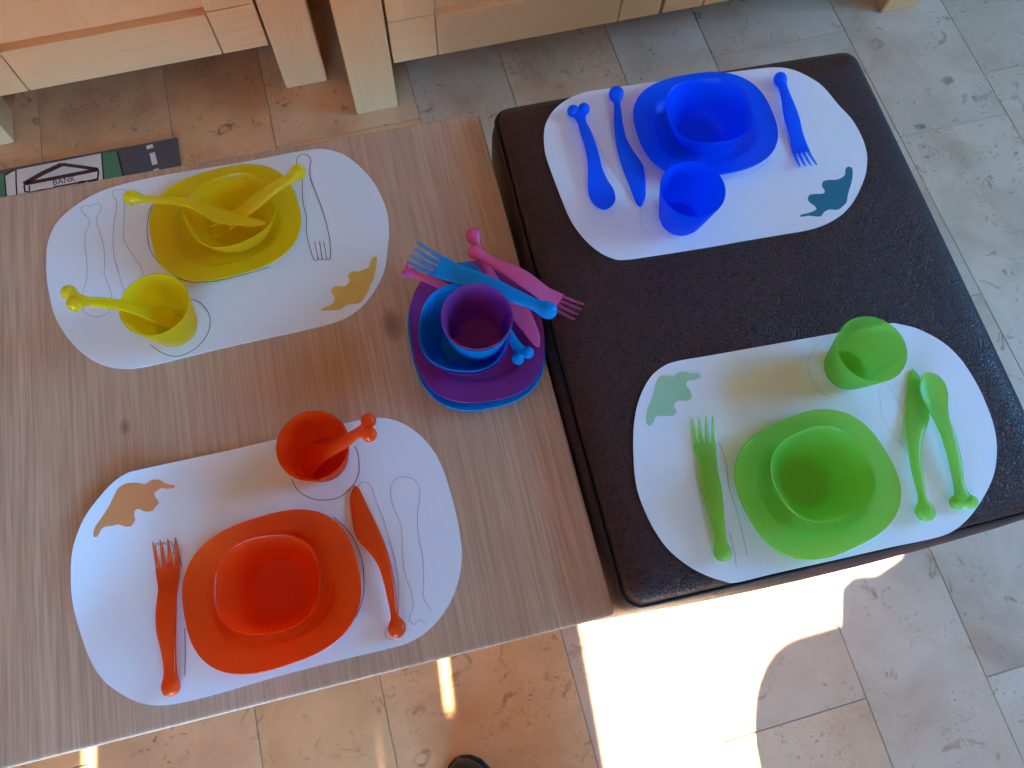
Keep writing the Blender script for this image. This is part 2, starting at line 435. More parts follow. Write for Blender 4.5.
def cabinet(x0, x1, yf, doors, label, h=0.82, dep=0.46, rz=0.0):
    root = empty('cabinet', ((x0 + x1) / 2, yf + dep / 2, 0), rz)
    inv = Vector(root.location)
    tag(root, label, 'cabinet', 'pale oak cabinets along the wall')
    holder = root
    lw = 0.0865
    def bx(name, mt, *a, bev=0.002):
        m = MB(); m.box(a[0] - inv.x, a[1] - inv.x, a[2] - inv.y, a[3] - inv.y, a[4], a[5], bev); return m.build(name, M[mt], holder)
    for a in (x0, x1 - lw):
        for y in (yf, yf + dep - lw):
            bx('leg', 'oak_up', a, a + lw, y, y + lw, 0.0, h, bev=0.003)
    bx('body', 'oak', x0 + 0.012, x1 - 0.012, yf + 0.045, yf + dep - 0.01, 0.14, h - 0.001)
    bx('cabinet_top', 'oak', x0 - 0.02, x1 + 0.02, yf - 0.02, yf + dep + 0.01, h, h + 0.035, bev=0.004)
    n = doors; a0, a1 = x0 + lw + 0.004, x1 - lw - 0.004
    for k in range(n):
        u0 = a0 + (a1 - a0) * k / n + (0.0025 if k else 0); u1 = a0 + (a1 - a0) * (k + 1) / n - (0.0025 if k < n - 1 else 0)
        door(holder, u0 - inv.x, u1 - inv.x, yf + 0.004 - inv.y, 0.116, h - 0.01)
    return root
cabinet(-0.760, -0.0455, 1.168, 1, 'pale oak cabinet on square legs behind the floor play mat, with one panel door', rz=math.radians(0.7))
cabinet(-0.0008, 1.268, 1.073, 2, 'long pale oak cabinet on square legs behind the leather footstool')

# ---------------------------------------------------------------- play mat with the printed bank
def playmat():
    z = 0.005
    A = at(176.8, 137.5, z); B = at(0, 170, z)
    u = (A - B).normalized(); v = Vector((u.y, -u.x, 0))
    root = empty('play_mat', (A.x, A.y, 0)); off = Vector((A.x, A.y, 0))
    tag(root, 'grey road play mat with printed bank building lying on floor under the table', 'play mat')
    m = MB()
    C = [A, A - u * 0.75, A - u * 0.75 + v * 0.36, A + v * 0.36]
    m.slab([(p - off) for p in C], 0.0003, z, 0)
    m.build('backing', plain('asphalt_print', (0.105, 0.078, 0.070), 0.8), root, smooth=False)
    Z = lambda a, b: at(a / 5.12, 90 + b / 5.12, z) - off
    pr = MB()
    def poly(pts, mi, e): pr.face([(Z(*p).x, Z(*p).y, z + e) for p in pts], mi)
    poly([(27, 442), (78, 410), (520, 324), (530, 463), (540, 560), (40, 620), (33, 560)], 0, 0.0002)
    poly([(523, 324), (598, 313), (632, 443), (650, 520), (540, 540), (532, 463)], 1, 0.0002)
    poly([(0, 432), (21, 428), (30, 555), (34, 600), (-20, 600), (-20, 436)], 1, 0.0002)
    def line(pts, w, mi, e=0.0004): pr.ribbon([Z(*p) for p in pts], w, z + e, 0, mi)
    line([(82, 408), (83, 470), (87, 545)], 0.0028, 3)
    line([(521, 324), (531, 463)], 0.0028, 3)
    line([(600, 313), (634, 445)], 0.0034, 3)
    line([(24, 440), (34, 558)], 0.0028, 3)
    line([(25, 436), (48, 420), (75, 410)], 0.005, 2)
    line([(122, 482), (220, 426), (318, 381)], 0.0105, 2)
    line([(318, 381), (410, 393), (503, 407)], 0.0075, 2)
    line([(135, 480), (330, 442), (503, 408)], 0.0085, 2)
    line([(124, 486), (128, 520), (158, 525), (215, 512), (270, 505), (275, 498), (330, 488), (398, 476), (400, 484), (430, 478), (434, 470), (462, 464), (466, 470), (500, 462), (505, 410)], 0.0036, 3)
    line([(150, 488), (152, 522)], 0.0026, 3)
    line([(398, 479), (432, 472)], 0.008, 3); line([(450, 470), (500, 458)], 0.006, 3)
    line([(764, 282), (770, 300)], 0.013, 0); line([(779, 322), (794, 382)], 0.0105, 0); line([(799, 404), (803, 418)], 0.010, 0)
    pr.build('printed_picture', [plain('print_cream', (0.78, 0.64, 0.50), 0.8), plain('print_green', (0.10, 0.21, 0.085), 0.8),
                                 plain('print_maroon', (0.095, 0.020, 0.018), 0.8), plain('print_black', (0.012, 0.010, 0.012), 0.8)], root, smooth=False)
    cu = bpy.data.curves.new('lettering', 'FONT'); cu.body = 'BANK'; cu.extrude = 0.00005
    p0, p1 = Z(270, 489), Z(386, 467)
    cu.size = 1.0; cu.materials.append(M['ink'])
    o = bpy.data.objects.new('lettering', cu); COL.objects.link(o)
    bpy.context.view_layer.update()
    wd = o.dimensions.x or 2.8
    s = (p1 - p0).length / wd
    o.scale = (s, s * 1.15, 1); o.parent = root
    o.location = (p0.x, p0.y, z + 0.0004); o.rotation_euler = (0, 0, math.atan2(p1.y - p0.y, p1.x - p0.x))
    ink = plain('print_ink', (0.02, 0.015, 0.02), 0.8); cu.materials.clear(); cu.materials.append(ink)
    bpy.context.view_layer.update()
    me = bpy.data.meshes.new_from_object(o.evaluated_get(bpy.context.evaluated_depsgraph_get()))
    o2 = bpy.data.objects.new('lettering', me); COL.objects.link(o2); o2.parent = root
    o2.location, o2.rotation_euler, o2.scale = o.location.copy(), o.rotation_euler.copy(), o.scale.copy()
    bpy.data.objects.remove(o); o2.name = 'lettering'
playmat()

# ---------------------------------------------------------------- table
YAW_T = math.radians(-1.53)
tr = at(479.0, 113.2, T)
def table():
    # local frame: origin at the right back corner
    L, D, th = 1.15, 0.674, 0.026
    root = empty('coffee_table', (tr.x, tr.y, 0), YAW_T)
    tag(root, 'low oak coffee table with greyish brown top under two placemats', 'table')
    m = MB(); r = 0.006
    def rr(i, z):
        pts = []
        for (cx, cy, a0) in ((-r, -r, 0), (-L + r, -r, 90), (-L + r, -D + r, 180), (-r, -D + r, 270)):
            for k in range(5):
                a = math.radians(a0 + 90 * k / 4); q = r - i
                pts.append((cx + q * math.cos(a), cy + q * math.sin(a), z))
        return pts
    m.loft([rr(0.0025, T - th), rr(0, T - th + 0.0025)], caps=(True, False), mi=1)
    m.loft([rr(0, T - th + 0.0025), rr(0, T - 0.0022)], caps=(False, False), mi=1)
    m.loft([rr(0, T - 0.0022), rr(0.0007, T - 0.0007), rr(0.0022, T), rr(0.0045, T)], caps=(False, True), mi=0)
    top = m.build('tabletop', [M['table'], M['lit_table_edge']], root, ang=50)
    # keep the grain in world axes so the knots stay put
    m = MB(); m.box(-L + 0.09, -0.09, -D + 0.06, -0.06, T - 0.09, T - th - 0.0005, 0.002); m.build('apron', M['oak'], root)
    for (a, b) in ((-L + 0.05, -D + 0.03), (-0.12, -D + 0.03), (-L + 0.05, -0.10), (-0.12, -0.10)):
        m = MB(); m.box(a, a + 0.07, b, b + 0.07, 0, T - th - 0.0005, 0.003); m.build('leg', M['oak_up'], root)
table()

# ---------------------------------------------------------------- leather footstool
def footstool():
    rz = math.radians(-2.0)
    cx, cy = 0.4232, 0.3195
    root = empty('footstool', (cx, cy, 0), rz)
    tag(root, 'square dark brown leather footstool carrying the blue and green settings', 'footstool')
    HX, HY = 0.2630, 0.3315
    def ring(i, z, r=0.024, bul=0.0):
        pts = []
        hx, hy = HX - i, HY - i; r = max(0.006, r - i * 0.5)
        K = 8; S = 10
        cs = [(hx - r, hy - r, 0), (-hx + r, hy - r, 90), (-hx + r, -hy + r, 180), (hx - r, -hy + r, 270)]
        for q, (px, py, a0) in enumerate(cs):
            for k in range(K + 1):
                a = math.radians(a0 + 90 * k / K)
                pts.append((px + r * math.cos(a), py + r * math.sin(a), z))
            nx, ny, b0 = cs[(q + 1) % 4]
            a = math.radians(a0 + 90)
            sx, sy = px + r * math.cos(a), py + r * math.sin(a)
            ex, ey = nx + r * math.cos(a), ny + r * math.sin(a)
            for k in range(1, S):
                t = k / S; b = bul * math.sin(math.pi * t) ** 0.7
                pts.append((sx + (ex - sx) * t + math.cos(a) * b, sy + (ey - sy) * t + math.sin(a) * b, z))
        return pts
    zs = 0.4515
    body = MB()
    body.loft([ring(0.02, 0.045), ring(0.004, 0.055), ring(0.001, 0.10, bul=0.002), ring(0, 0.22, bul=0.004), ring(0, 0.34, bul=0.006),
               ring(-0.001, 0.395, bul=0.008), ring(-0.001, 0.420, bul=0.007), ring(0.001, 0.437, bul=0.005), ring(0.004, 0.4475, bul=0.003), ring(0.0075, zs, bul=0.001)], caps=(True, False))
    body.build('leather_side', M['leather'], root, ang=60)
    top = MB()
    top.loft([ring(0.0085, zs, bul=0.001), ring(0.0065, 0.4555, bul=0.002), ring(0.0075, 0.4600, bul=0.002), ring(0.011, 0.4642, bul=0.002), ring(0.020, 0.4678, bul=0.001),
              ring(0.034, 0.4696), ring(0.05, O - 0.0002), ring(0.12, O), ring(0.20, O)], caps=(False, True))
    top.build('seat_cushion', M['leather'], root, ang=60)
    s = MB(); s.tube(ring(0.0035, zs, bul=0.0015), 0.0021, 8, closed=True); s.build('piping', M['seam'], root, ang=60)
    for (a, b) in ((1, 1), (1, -1), (-1, 1), (-1, -1)):
        m = MB(); m.loft([se(0.02, 0.02, 2, 0.0, 24), se(0.024, 0.024, 2, 0.05, 24)])
        f = m.build('foot', M['dark_foot'], root); f.location = (a * (HX - 0.05), b * (HY - 0.05), 0)
footstool()
MATS=dict(
yellow=[(46.3,259.9),(47.6,243.2),(54.1,226.5),(64.3,214.4),(80.1,202.4),(98.7,192.2),(117.2,185.7),(141.3,179.7),(169.2,174.2),(197,169.5),(230.4,164.2),(265.7,157.8),(293.5,152.3),(317.6,148.9),(328.8,149.7),(343.6,154.5),(358.5,165.3),(371.4,179.2),(380.7,195),(387.2,213.5),(389,233.9),(387.2,250.6),(384.4,269.7),(375.2,289.2),(362.2,305.9),(347.3,317),(330.6,323.9),(302.8,330.4),(265.7,338.4),(228.6,346.7),(187.7,356.5),(150.6,365.3),(133.9,368),(115.4,367.7),(96.8,362.5),(80.1,351.3),(65.3,334.6),(54.1,314.2),(48.6,290.1),(46.3,273)],
orange=[(71.7,555),(76.6,535.5),(85.4,515.9),(99.1,497.4),(112.7,482.7),(126.4,473.4),(138.1,470),(167.4,463.6),(196.7,457.3),(226,451.1),(259.2,443.2),(300,434),(344.5,423.4),(367.9,418.6),(383.5,418),(397.2,421.1),(412.8,429.3),(428.4,443.9),(440.2,462.5),(449.9,489.8),(457.7,521.1),(460.7,540),(462,555.6),(459.7,575.2),(452.9,596.6),(442.1,615.2),(426.5,631.8),(408.9,642.5),(389.4,648.4),(338.6,660.5),(280,675.7),(226,691.5),(196.7,699.3),(169.4,704.8),(149.8,704.8),(132.3,699.9),(112.7,688.2),(101,677.4),(89.3,657.9),(79.5,630.5),(72.7,603.2),(70.7,580)],
blue=[(544.1,132.1),(546.7,121.5),(554.6,109.2),(568.7,98.7),(586.2,92),(617.9,87.2),(653,82),(700,76),(754.9,69.1),(777.2,67.3),(793.9,70),(810.6,77.8),(823.6,87.1),(838.4,104.7),(851.4,118.7),(860.7,134.4),(866,149),(867.2,161.5),(864.4,178.2),(855.2,198.7),(844,212.6),(829.2,222.4),(810.6,229.3),(782.8,234.3),(745.7,240.4),(707,247.3),(661.8,254.3),(624.9,259.5),(610.9,257.4),(596.8,249.9),(582.7,236.7),(570.4,219.1),(559.9,194.5),(547.6,161.1),(544.4,147)],
green=[(633.3,443.3),(634.6,419.8),(639.5,398.4),(649.3,378.8),(662,367.1),(676.6,361.3),(707.9,355.8),(756.7,347.2),(800,339.5),(839.3,332.5),(888.1,323.7),(900,324.3),(919.4,329.5),(942.8,342.2),(960.4,358.8),(976,382.3),(987.7,407.7),(994.6,429.1),(996.9,450.6),(993.6,475.2),(983.8,496.6),(970.2,516.2),(954.5,530.2),(935,538),(888.1,547.8),(839.3,559.1),(776.3,573),(737.2,582.4),(723.5,580.9),(705.9,575),(686.4,564.3),(666.9,547.7),(651.3,524.2),(639.5,496.9),(634.6,473.4)])

# ---------------------------------------------------------------- placemats
def zz(ox, oy, s, pts): return [(ox + a / s, oy + b / s) for a, b in pts]
LEAF = dict(
 orange=zz(60, 400, 5.12, [(170,690),(180,650),(215,600),(250,545),(280,485),(300,450),(345,427),(400,425),(435,432),(470,410),(510,410),(545,430),(580,435),(585,448),(550,455),(520,455),(485,475),(490,500),(505,520),(500,550),(475,572),(430,570),(405,558),(385,565),(380,590),(385,615),(365,645),(335,648),(300,638),(265,645),(230,650),(210,665),(195,695),(180,702)]),
 yellow=zz(210, 240, 5.389, [(595,378),(625,360),(650,350),(668,330),(670,305),(655,285),(655,265),(680,248),(720,250),(745,235),(750,215),(745,190),(765,172),(800,170),(830,158),(855,148),(865,120),(880,92),(900,95),(898,130),(890,180),(880,215),(865,240),(855,270),(840,300),(820,330),(790,345),(760,345),(730,355),(700,375),(650,380)]),
 blue=zz(690, 130, 5.389, [(597,457),(640,447),(680,428),(672,410),(645,390),(635,370),(645,350),(680,345),(720,342),(725,325),(712,305),(715,280),(740,270),(790,268),(820,255),(835,240),(838,210),(855,198),(875,210),(875,260),(862,310),(850,350),(845,385),(825,410),(795,430),(755,428),(725,440),(705,465),(670,465),(640,462),(600,468)]),
 green=zz(620, 330, 5.12, [(135,470),(140,410),(160,360),(175,310),(185,265),(205,238),(240,232),(270,238),(310,215),(340,215),(365,222),(400,222),(412,240),(380,255),(345,262),(340,285),(355,305),(368,340),(350,362),(310,360),(285,370),(275,390),(288,410),(280,435),(255,440),(225,440),(195,440),(180,450),(170,475),(150,492)]))
LEAFC = dict(orange=(0.74, 0.27, 0.085), yellow=(0.74, 0.47, 0.09), blue=(0.012, 0.155, 0.235), green=(0.36, 0.60, 0.36))
# pen outlines drawn around the tableware: (kind of line, points)
Y1 = lambda p: zz(30, 130, 5.389, p); Y2 = lambda p: zz(30, 240, 5.389, p); Y3 = lambda p: zz(210, 130, 5.389, p); Y4 = lambda p: zz(210, 240, 5.389, p)
O5 = lambda p: zz(60, 430, 5.12, p); O6 = lambda p: zz(60, 570, 5.12, p); O7 = lambda p: zz(280, 400, 5.12, p); O8 = lambda p: zz(280, 540, 5.12, p)
B1 = lambda p: zz(530, 60, 5.689, p); B2 = lambda p: zz(530, 140, 5.689, p); B3 = lambda p: zz(690, 50, 5.389, p); B4 = lambda p: zz(690, 130, 5.389, p)
G5 = lambda p: zz(620, 330, 5.12, p); G6 = lambda p: zz(620, 450, 5.12, p); G7 = lambda p: zz(810, 310, 5.12, p); G8 = lambda p: zz(810, 440, 5.12, p)
LINES = dict(
 yellow=[('spoon_outline', 1, [Y2([(330,412),(290,380),(278,330),(285,290),(308,200),(305,100)]) + Y1([(298,640),(300,560),(320,510),(318,480),(290,450),(278,420),(300,408),(330,412),(350,398),(375,400),(385,425),(365,460),(360,495),(375,550),(398,630),(403,740)]) + Y2([(400,180),(430,260),(442,325),(435,370),(410,400),(370,415),(330,412)])]),
         ('knife_outline', 1, [Y2([(508,290),(490,220),(465,130)]) + Y1([(475,765),(455,680),(448,590),(455,490),(468,420),(465,380),(445,355),(450,330),(480,322),(515,325),(532,345),(520,365),(510,385),(508,480),(503,570),(520,620),(560,680),(595,735)]) + Y2([(600,140),(610,190)])]),
         ('plate_outline', 0, [Y1([(665,400),(645,440),(632,520),(635,590),(650,650),(690,710)]) + Y2([(730,150),(800,205),(880,228),(1000,222)]) + Y4([(50,218),(150,195),(230,175),(320,145)])]),
         ('cup_outline', 0, [Y2([(865,318),(920,340),(960,390),(972,440),(960,500),(920,560),(870,600),(800,627),(740,620),(690,595),(650,565)])]),
         ('fork_outline', 0, [Y3([(560,700),(540,640),(520,550),(520,470),(500,380),(498,275),(495,225),(485,205),(468,180),(468,155),(490,135),(520,135),(543,155),(543,185),(537,210),(545,270),(580,360),(615,460),(640,560),(650,630),(650,690)]),
                              Y3([(560,700),(575,705),(580,685),(563,600)]), Y3([(580,685),(592,700),(604,690),(590,600)]), Y3([(604,690),(616,700),(628,690),(612,600)]), Y3([(628,690),(640,700),(650,690)])])],
 orange=[('cup_outline', 0, [O7([(60,405),(90,460),(150,500),(220,513),(300,500),(360,455),(400,390),(405,320),(395,260),(380,240)])]),
         ('knife_outline', 1, [O7([(395,450),(412,428),(440,420),(470,450),(500,540),(540,640)]) + O8([(565,20),(590,110),(605,200),(608,300),(605,380)]), O8([(560,440),(540,470),(545,500),(580,512)])]),
         ('spoon_outline', 1, [O8([(745,423),(712,410),(690,432),(665,415),(665,385),(682,345),(675,270),(645,190),(630,100)]) + O7([(625,700),(620,640),(590,570),(568,500),(570,440),(600,400),(650,395),(695,415),(715,460),(715,510),(705,570),(705,660),(718,740)]) + O8([(732,100),(735,200),(735,290),(755,330),(772,360)])]),
         ('plate_outline', 0, [O7([(275,600),(330,650),(370,700)]) + O8([(385,10),(420,100),(430,200),(425,290),(400,370),(350,440),(230,550),(100,605)]), O6([(640,300),(642,420),(640,540)])]),
         ('fork_outline', 0, [O5([(495,680),(490,610),(497,580),(508,590)]), O5([(525,670),(525,590),(535,575),(545,590)]), O5([(555,660),(555,590),(568,572),(578,600)]), O5([(582,640),(588,580),(598,572),(606,620),(625,700)])])],
 blue=[('plate_outline', 2, [B3([(200,695),(300,680),(400,620),(430,585)]), B2([(700,180),(740,230),(745,300)])]),
       ('fork_outline', 2, [B3([(500,440),(520,540),(560,610),(590,635)])]),
       ('knife_outline', 2, [B1([(365,430),(430,560),(480,640),(560,760)]), B2([(540,300),(600,365)])]),
       ('cup_outline', 2, [B2([(690,320),(640,370),(625,430),(640,490),(690,545)])])],
 green=[('plate_outline', 1, [G5([(500,570),(540,660),(550,740)]) + G6([(560,200),(600,320),(630,440),(650,540)])]),
        ('fork_outline', 1, [G5([(478,545),(485,590),(490,630)]), G6([(560,420),(585,520),(595,600)]), G5([(390,565),(392,600)]), G5([(420,565),(422,600)])]),
        ('cup_outline', 2, [zz(700, 300, 3.16, [(375,140),(350,170),(340,210),(350,250),(380,290),(420,310)])]),
        ('knife_outline', 2, [zz(700, 300, 3.16, [(655,380),(625,320),(590,265),(570,275),(568,310),(575,360),(600,410),(640,460)])])])
def rise(name, x, y):
    # the corner of the orange placemat nearest its leaf stands a little off the table (x, y from the mat's middle)
    if name != 'orange': return 0.0
    d = (-0.80 * x + 0.60 * y) - 0.135
    return 0.017 * min(1.0, d / 0.075) ** 1.5 if d > 0 else 0.0
def curl(m, name):
    m.v = [(x, y, z + rise(name, x, y)) for (x, y, z) in m.v]
def on_mat(name, px, py, z, c):
    p = at(px, py, z)
    for _ in range(6): p = at(px, py, z + rise(name, p.x - c.x, p.y - c.y))
    return p
MATTOP = {}
for name, base, lab in (('yellow', T, 'white card placemat holding the yellow tableware, drawn outlines of cutlery and yellow leaf'),
                        ('orange', T, 'white card placemat holding the orange tableware, brown orange leaf in one corner'),
                        ('blue', O, 'white card placemat holding the blue tableware, dark teal leaf in one corner'),
                        ('green', O, 'white card placemat holding the green tableware, pale green leaf in one corner')):
    zb = base + 0.0004; zt = zb + MT; MATTOP[name] = zt
    pts = [at(x, y, zt) for x, y in MATS[name]]
    c = sum((Vector((p.x, p.y, 0)) for p in pts), Vector()) / len(pts)
    root = empty('placemat', (c.x, c.y, base))
    tag(root, lab, 'placemat', 'white placemats')
    loc = [(p.x - c.x, p.y - c.y) for p in (on_mat(name, x, y, zt, c) for x, y in MATS[name])]
    m = MB(); sp_ = smooth_poly(loc, 4)
    fr_ = [1.0, 0.97, 0.93, 0.88, 0.82, 0.75, 0.66, 0.5, 0.25]
    m.loft([[(p[0] * q, p[1] * q, 0.0004) for p in sp_] for q in reversed(fr_)] + [[(p[0] * q, p[1] * q, 0.0004 + MT) for p in sp_] for q in fr_])
    curl(m, name)
    m.build('card', M['paper'], root, ang=30)
    lf = [on_mat(name, x, y, zt, c) for x, y in LEAF[name]]
    m = MB(); m.slab(smooth_poly([(p.x - c.x, p.y - c.y) for p in lf], 3), zt - base, zt - base + 0.0002)
    curl(m, name)
    o = m.build('leaf', plain(name + '_leaf_paper', LEAFC[name], 0.65), root, ang=30)
    o['label'] = {'orange': 'brownish orange leaf', 'yellow': 'ochre yellow leaf', 'blue': 'dark teal leaf', 'green': 'pale green leaf'}[name]
    for kind, style, segs in LINES[name]:
        for s in segs:
            m = MB(); q = [at(x, y, zt) for x, y in s]
            m.ribbon(smooth_poly([(p.x - c.x, p.y - c.y) for p in q], 4, False), (0.0008, 0.0007, 0.0006)[style], zt - base + 0.0003)
            curl(m, name); m.build(kind, M[('ink', 'pencil', 'pencil2')[style]], root, smooth=False)

# ---------------------------------------------------------------- tableware shapes (metres)
def plate(colour, x, y, z, rz, label, a=0.0918, b=0.079, tilt=None):
    """rounded square plate: sunk middle, step, broad flange with a small lip"""
    root = empty('plate', (x, y, z), rz)
    tag(root, label, 'plate', 'rounded square plastic plates')
    n = 2.6
    def r(f, zc, nn=n): return se(a * f, b * f + (a - b) * 0.15 * (1 - f), nn, zc)
    m = MB()
    out = [r(0.10, 0.0012), r(0.56, 0.0012), r(0.585, 0.0), r(0.61, 0.0), r(0.63, 0.0012), r(0.675, 0.0045), r(0.705, 0.0075), r(0.76, 0.0092), r(0.90, 0.0118), r(0.975, 0.0135), r(0.993, 0.0142)]
    inn = [r(1.0, 0.0156), r(0.992, 0.0166), r(0.975, 0.0160), r(0.90, 0.0142), r(0.76, 0.0115), r(0.715, 0.0104), r(0.695, 0.0092), r(0.665, 0.0062), r(0.63, 0.0034), r(0.59, 0.0030), r(0.10, 0.0030)]
    m.loft(out + inn)
    m.build('dish', M.get(colour + '_ware', M[colour]), root, ang=60)
    return root

def bowl(colour, x, y, z, rz, label, a=0.0537, b=0.0490, h=0.049):
    root = empty('bowl', (x, y, z), rz)
    tag(root, label, 'bowl', 'small plastic bowls')
    th = 0.0017
    prof = [(0.0, 0.0265), (0.0, 0.028), (0.0025, 0.0305), (0.008, 0.0355), (0.016, 0.0410), (0.026, 0.0460), (0.037, 0.0502), (h - 0.001, 0.0534)]
    def ring(zc, rad, t=0.0):
        f = max(0.0, min(1.0, zc / h)); sa = rad - t
        return se(sa, sa * (1 - (1 - b / a) * f), 2.0 + 0.45 * f, zc)
    m = MB()
    rings = [ring(0.0008, 0.004), ring(0.0008, 0.0262)] + [ring(zc, r_) for zc, r_ in prof]
    rings.append(ring(h, 0.0533))
    rings += [ring(max(zc, 0.0026) + (0.0004 if zc < 0.03 else 0.0), r_, th) for zc, r_ in reversed(prof[2:])]
    rings += [ring(0.0026, 0.027), ring(0.0026, 0.004)]
    m.loft(rings)
    m.build('shell', M.get(colour + '_ware', M[colour + '_thin']), root, ang=60)
    return root

def cup(colour, x, y, z, rz, label, h=0.065, r0=0.0252, r1=0.0387):
    root = empty('cup', (x, y, z), rz)
    tag(root, label, 'cup', 'small plastic cups')
    th = 0.0012
    def rad(zc): return r0 + (r1 - r0) * (zc / h) ** 0.85
    m = MB(); c = lambda r_, zc: se(r_, r_, 2, zc, 64)
    rings = [c(0.003, 0.001), c(r0 - 0.004, 0.001), c(r0 - 0.003, 0.0), c(r0 - 0.0015, 0.0), c(r0, 0.0018)]
    rings += [c(rad(zc), zc) for zc in (0.006, 0.014, 0.024, 0.036, h - 0.001)]
    rings += [c(r1 - 0.0003, h), c(r1 - th + 0.0002, h), c(rad(h - 0.001) - th, h - 0.001)]
    rings += [c(rad(zc) - th, zc) for zc in (0.036, 0.024, 0.014, 0.006)]
    rings += [c(r0 - 0.0016, 0.0032), c(r0 - 0.004, 0.0026), c(0.003, 0.0026)]
    m.loft(rings)
    m.build('beaker', M.get(colour + '_ware', M[colour + '_thin']), root, ang=60)
    return root

NV = 9
def uring(x, c, hw, z, th, dish=0.0):
    up, dn = [], []
    for k in range(NV + 1):
        v = -math.cos(math.pi * k / NV)
        e = math.sqrt(max(0.0, 1 - v * v)) ** 0.8
        dz = -dish * (1 - v * v)
        up.append((x, c + hw * v, z + th * e + dz)); dn.append((x, c + hw * v, z - th * e + dz))
    return [(p[0] / 100, p[1] / 100, p[2] / 100) for p in up + dn[::-1][1:-1]]

def rows(tab, xs):
    """interpolate rows of (x, c, hw, z, th, dish) at xs with a smooth cubic"""
    out = []
    for x in xs:
        i = max(0, min(len(tab) - 2, sum(1 for r_ in tab if r_[0] <= x) - 1))
        p = [tab[max(0, i - 1)], tab[i], tab[i + 1], tab[min(len(tab) - 1, i + 2)]]
        t = (x - p[1][0]) / (p[2][0] - p[1][0]); t = min(1, max(0, t))
        h = p[2][0] - p[1][0]; row = [x]
        for k in range(1, 6):
            m0 = (p[2][k] - p[0][k]) / max(1e-6, p[2][0] - p[0][0]) * h
            m1 = (p[3][k] - p[1][k]) / max(1e-6, p[3][0] - p[1][0]) * h
            v = (2*t**3-3*t*t+1)*p[1][k] + (t**3-2*t*t+t)*m0 + (-2*t**3+3*t*t)*p[2][k] + (t**3-t*t)*m1
            row.append(max(0.01, v) if k in (2, 4) else v)
        out.append(uring(*row))
    return out
def span(a, b, n): return [a + (b - a) * k / n for k in range(n + 1)]

FORK = [(3.0, 0.0, 1.30, 0.34, .14, .10), (4.0, 0.0, 1.22, 0.30, .17, .10), (5.1, 0.0, 1.08, 0.42, .22, .04), (6.3, -0.10, 1.06, 0.66, .27, 0), (8.0, -0.16, 1.12, 0.92, .30, 0), (9.7, -0.16, 1.02, 1.00, .33, 0),
        (11.4, -0.06, 0.80, 0.96, .36, 0), (13.1, 0, 0.66, 0.84, .42, 0), (14.1, 0, 0.68, 0.84, .50, 0), (14.7, 0, 0.84, 0.86, .70, 0), (15.25, 0, 0.92, 0.88, .82, 0), (15.75, 0, 0.80, 0.88, .72, 0), (16.05, 0, 0.52, 0.88, .48, 0), (16.2, 0, 0.06, 0.88, .06, 0)]
KNIFE = [(0.0, -0.02, 0.10, 0.22, .06, 0), (0.35, -0.05, 0.38, 0.22, .09, 0), (1.2, -0.20, 0.71, 0.24, .11, 0), (2.8, -0.23, 0.98, 0.28, .13, 0), (4.4, -0.18, 1.21, 0.34, .15, 0), (5.8, -0.05, 1.31, 0.42, .17, 0), (6.9, 0.26, 1.14, 0.55, .21, 0),
         (8.15, 0.60, 0.90, 0.72, .27, 0), (9.5, 0.80, 0.70, 0.84, .33, 0), (11.1, 0.79, 0.61, 0.90, .37, 0), (12.6, 0.66, 0.54, 0.88, .40, 0), (14.4, 0.42, 0.42, 0.84, .40, 0), (15.2, 0.32, 0.47, 0.84, .44, 0), (15.75, 0.26, 0.78, 0.86, .66, 0), (16.35, 0.22, 0.97, 0.88, .80, 0), (16.9, 0.20, 0.80, 0.88, .70, 0), (17.22, 0.2, 0.50, 0.88, .45, 0), (17.37, 0.2, 0.06, 0.88, .06, 0)]
SPOON = [(0.0, -0.28, 0.12, 0.62, .06, 0.0), (0.12, -0.30, 0.52, 0.62, .09, 0.05), (0.45, -0.34, 0.97, 0.62, .10, 0.16), (1.0, -0.38, 1.38, 0.61, .11, 0.32), (1.8, -0.36, 1.62, 0.60, .11, 0.42), (2.9, -0.32, 1.60, 0.60, .12, 0.42), (4.1, -0.22, 1.30, 0.62, .14, 0.28),
         (5.8, -0.24, 0.95, 0.74, .20, 0.10), (7.5, -0.33, 0.82, 0.90, .27, 0), (9.4, -0.32, 0.77, 0.96, .31, 0), (11.6, -0.16, 0.70, 0.92, .34, 0), (13.0, 0.0, 0.58, 0.86, .38, 0), (14.0, 0.03, 0.72, 0.82, .46, 0), (14.6, 0.04, 1.02, 0.80, .55, 0), (15.05, 0.04, 1.10, 0.80, .50, 0)]

def place(root, A, B, L, roll=0.0, flip=False):
    """lay local x from A (tip) to B (end); L local length"""
    A, B = Vector(A), Vector(B)
    u = (B - A); s = u.length / L; u.normalize()
    w = Vector((0, 0, 1)); w = (w - u * w.dot(u)).normalized()
    v = w.cross(u)
    m = Matrix((u, v, w)).transposed().to_4x4() @ Matrix.Rotation(roll, 4, 'X')
    if flip: m = m @ Matrix.Rotation(0, 4, 'X')
    root.matrix_world = Matrix.Translation(A) @ m @ Matrix.Diagonal((s, s, s, 1))

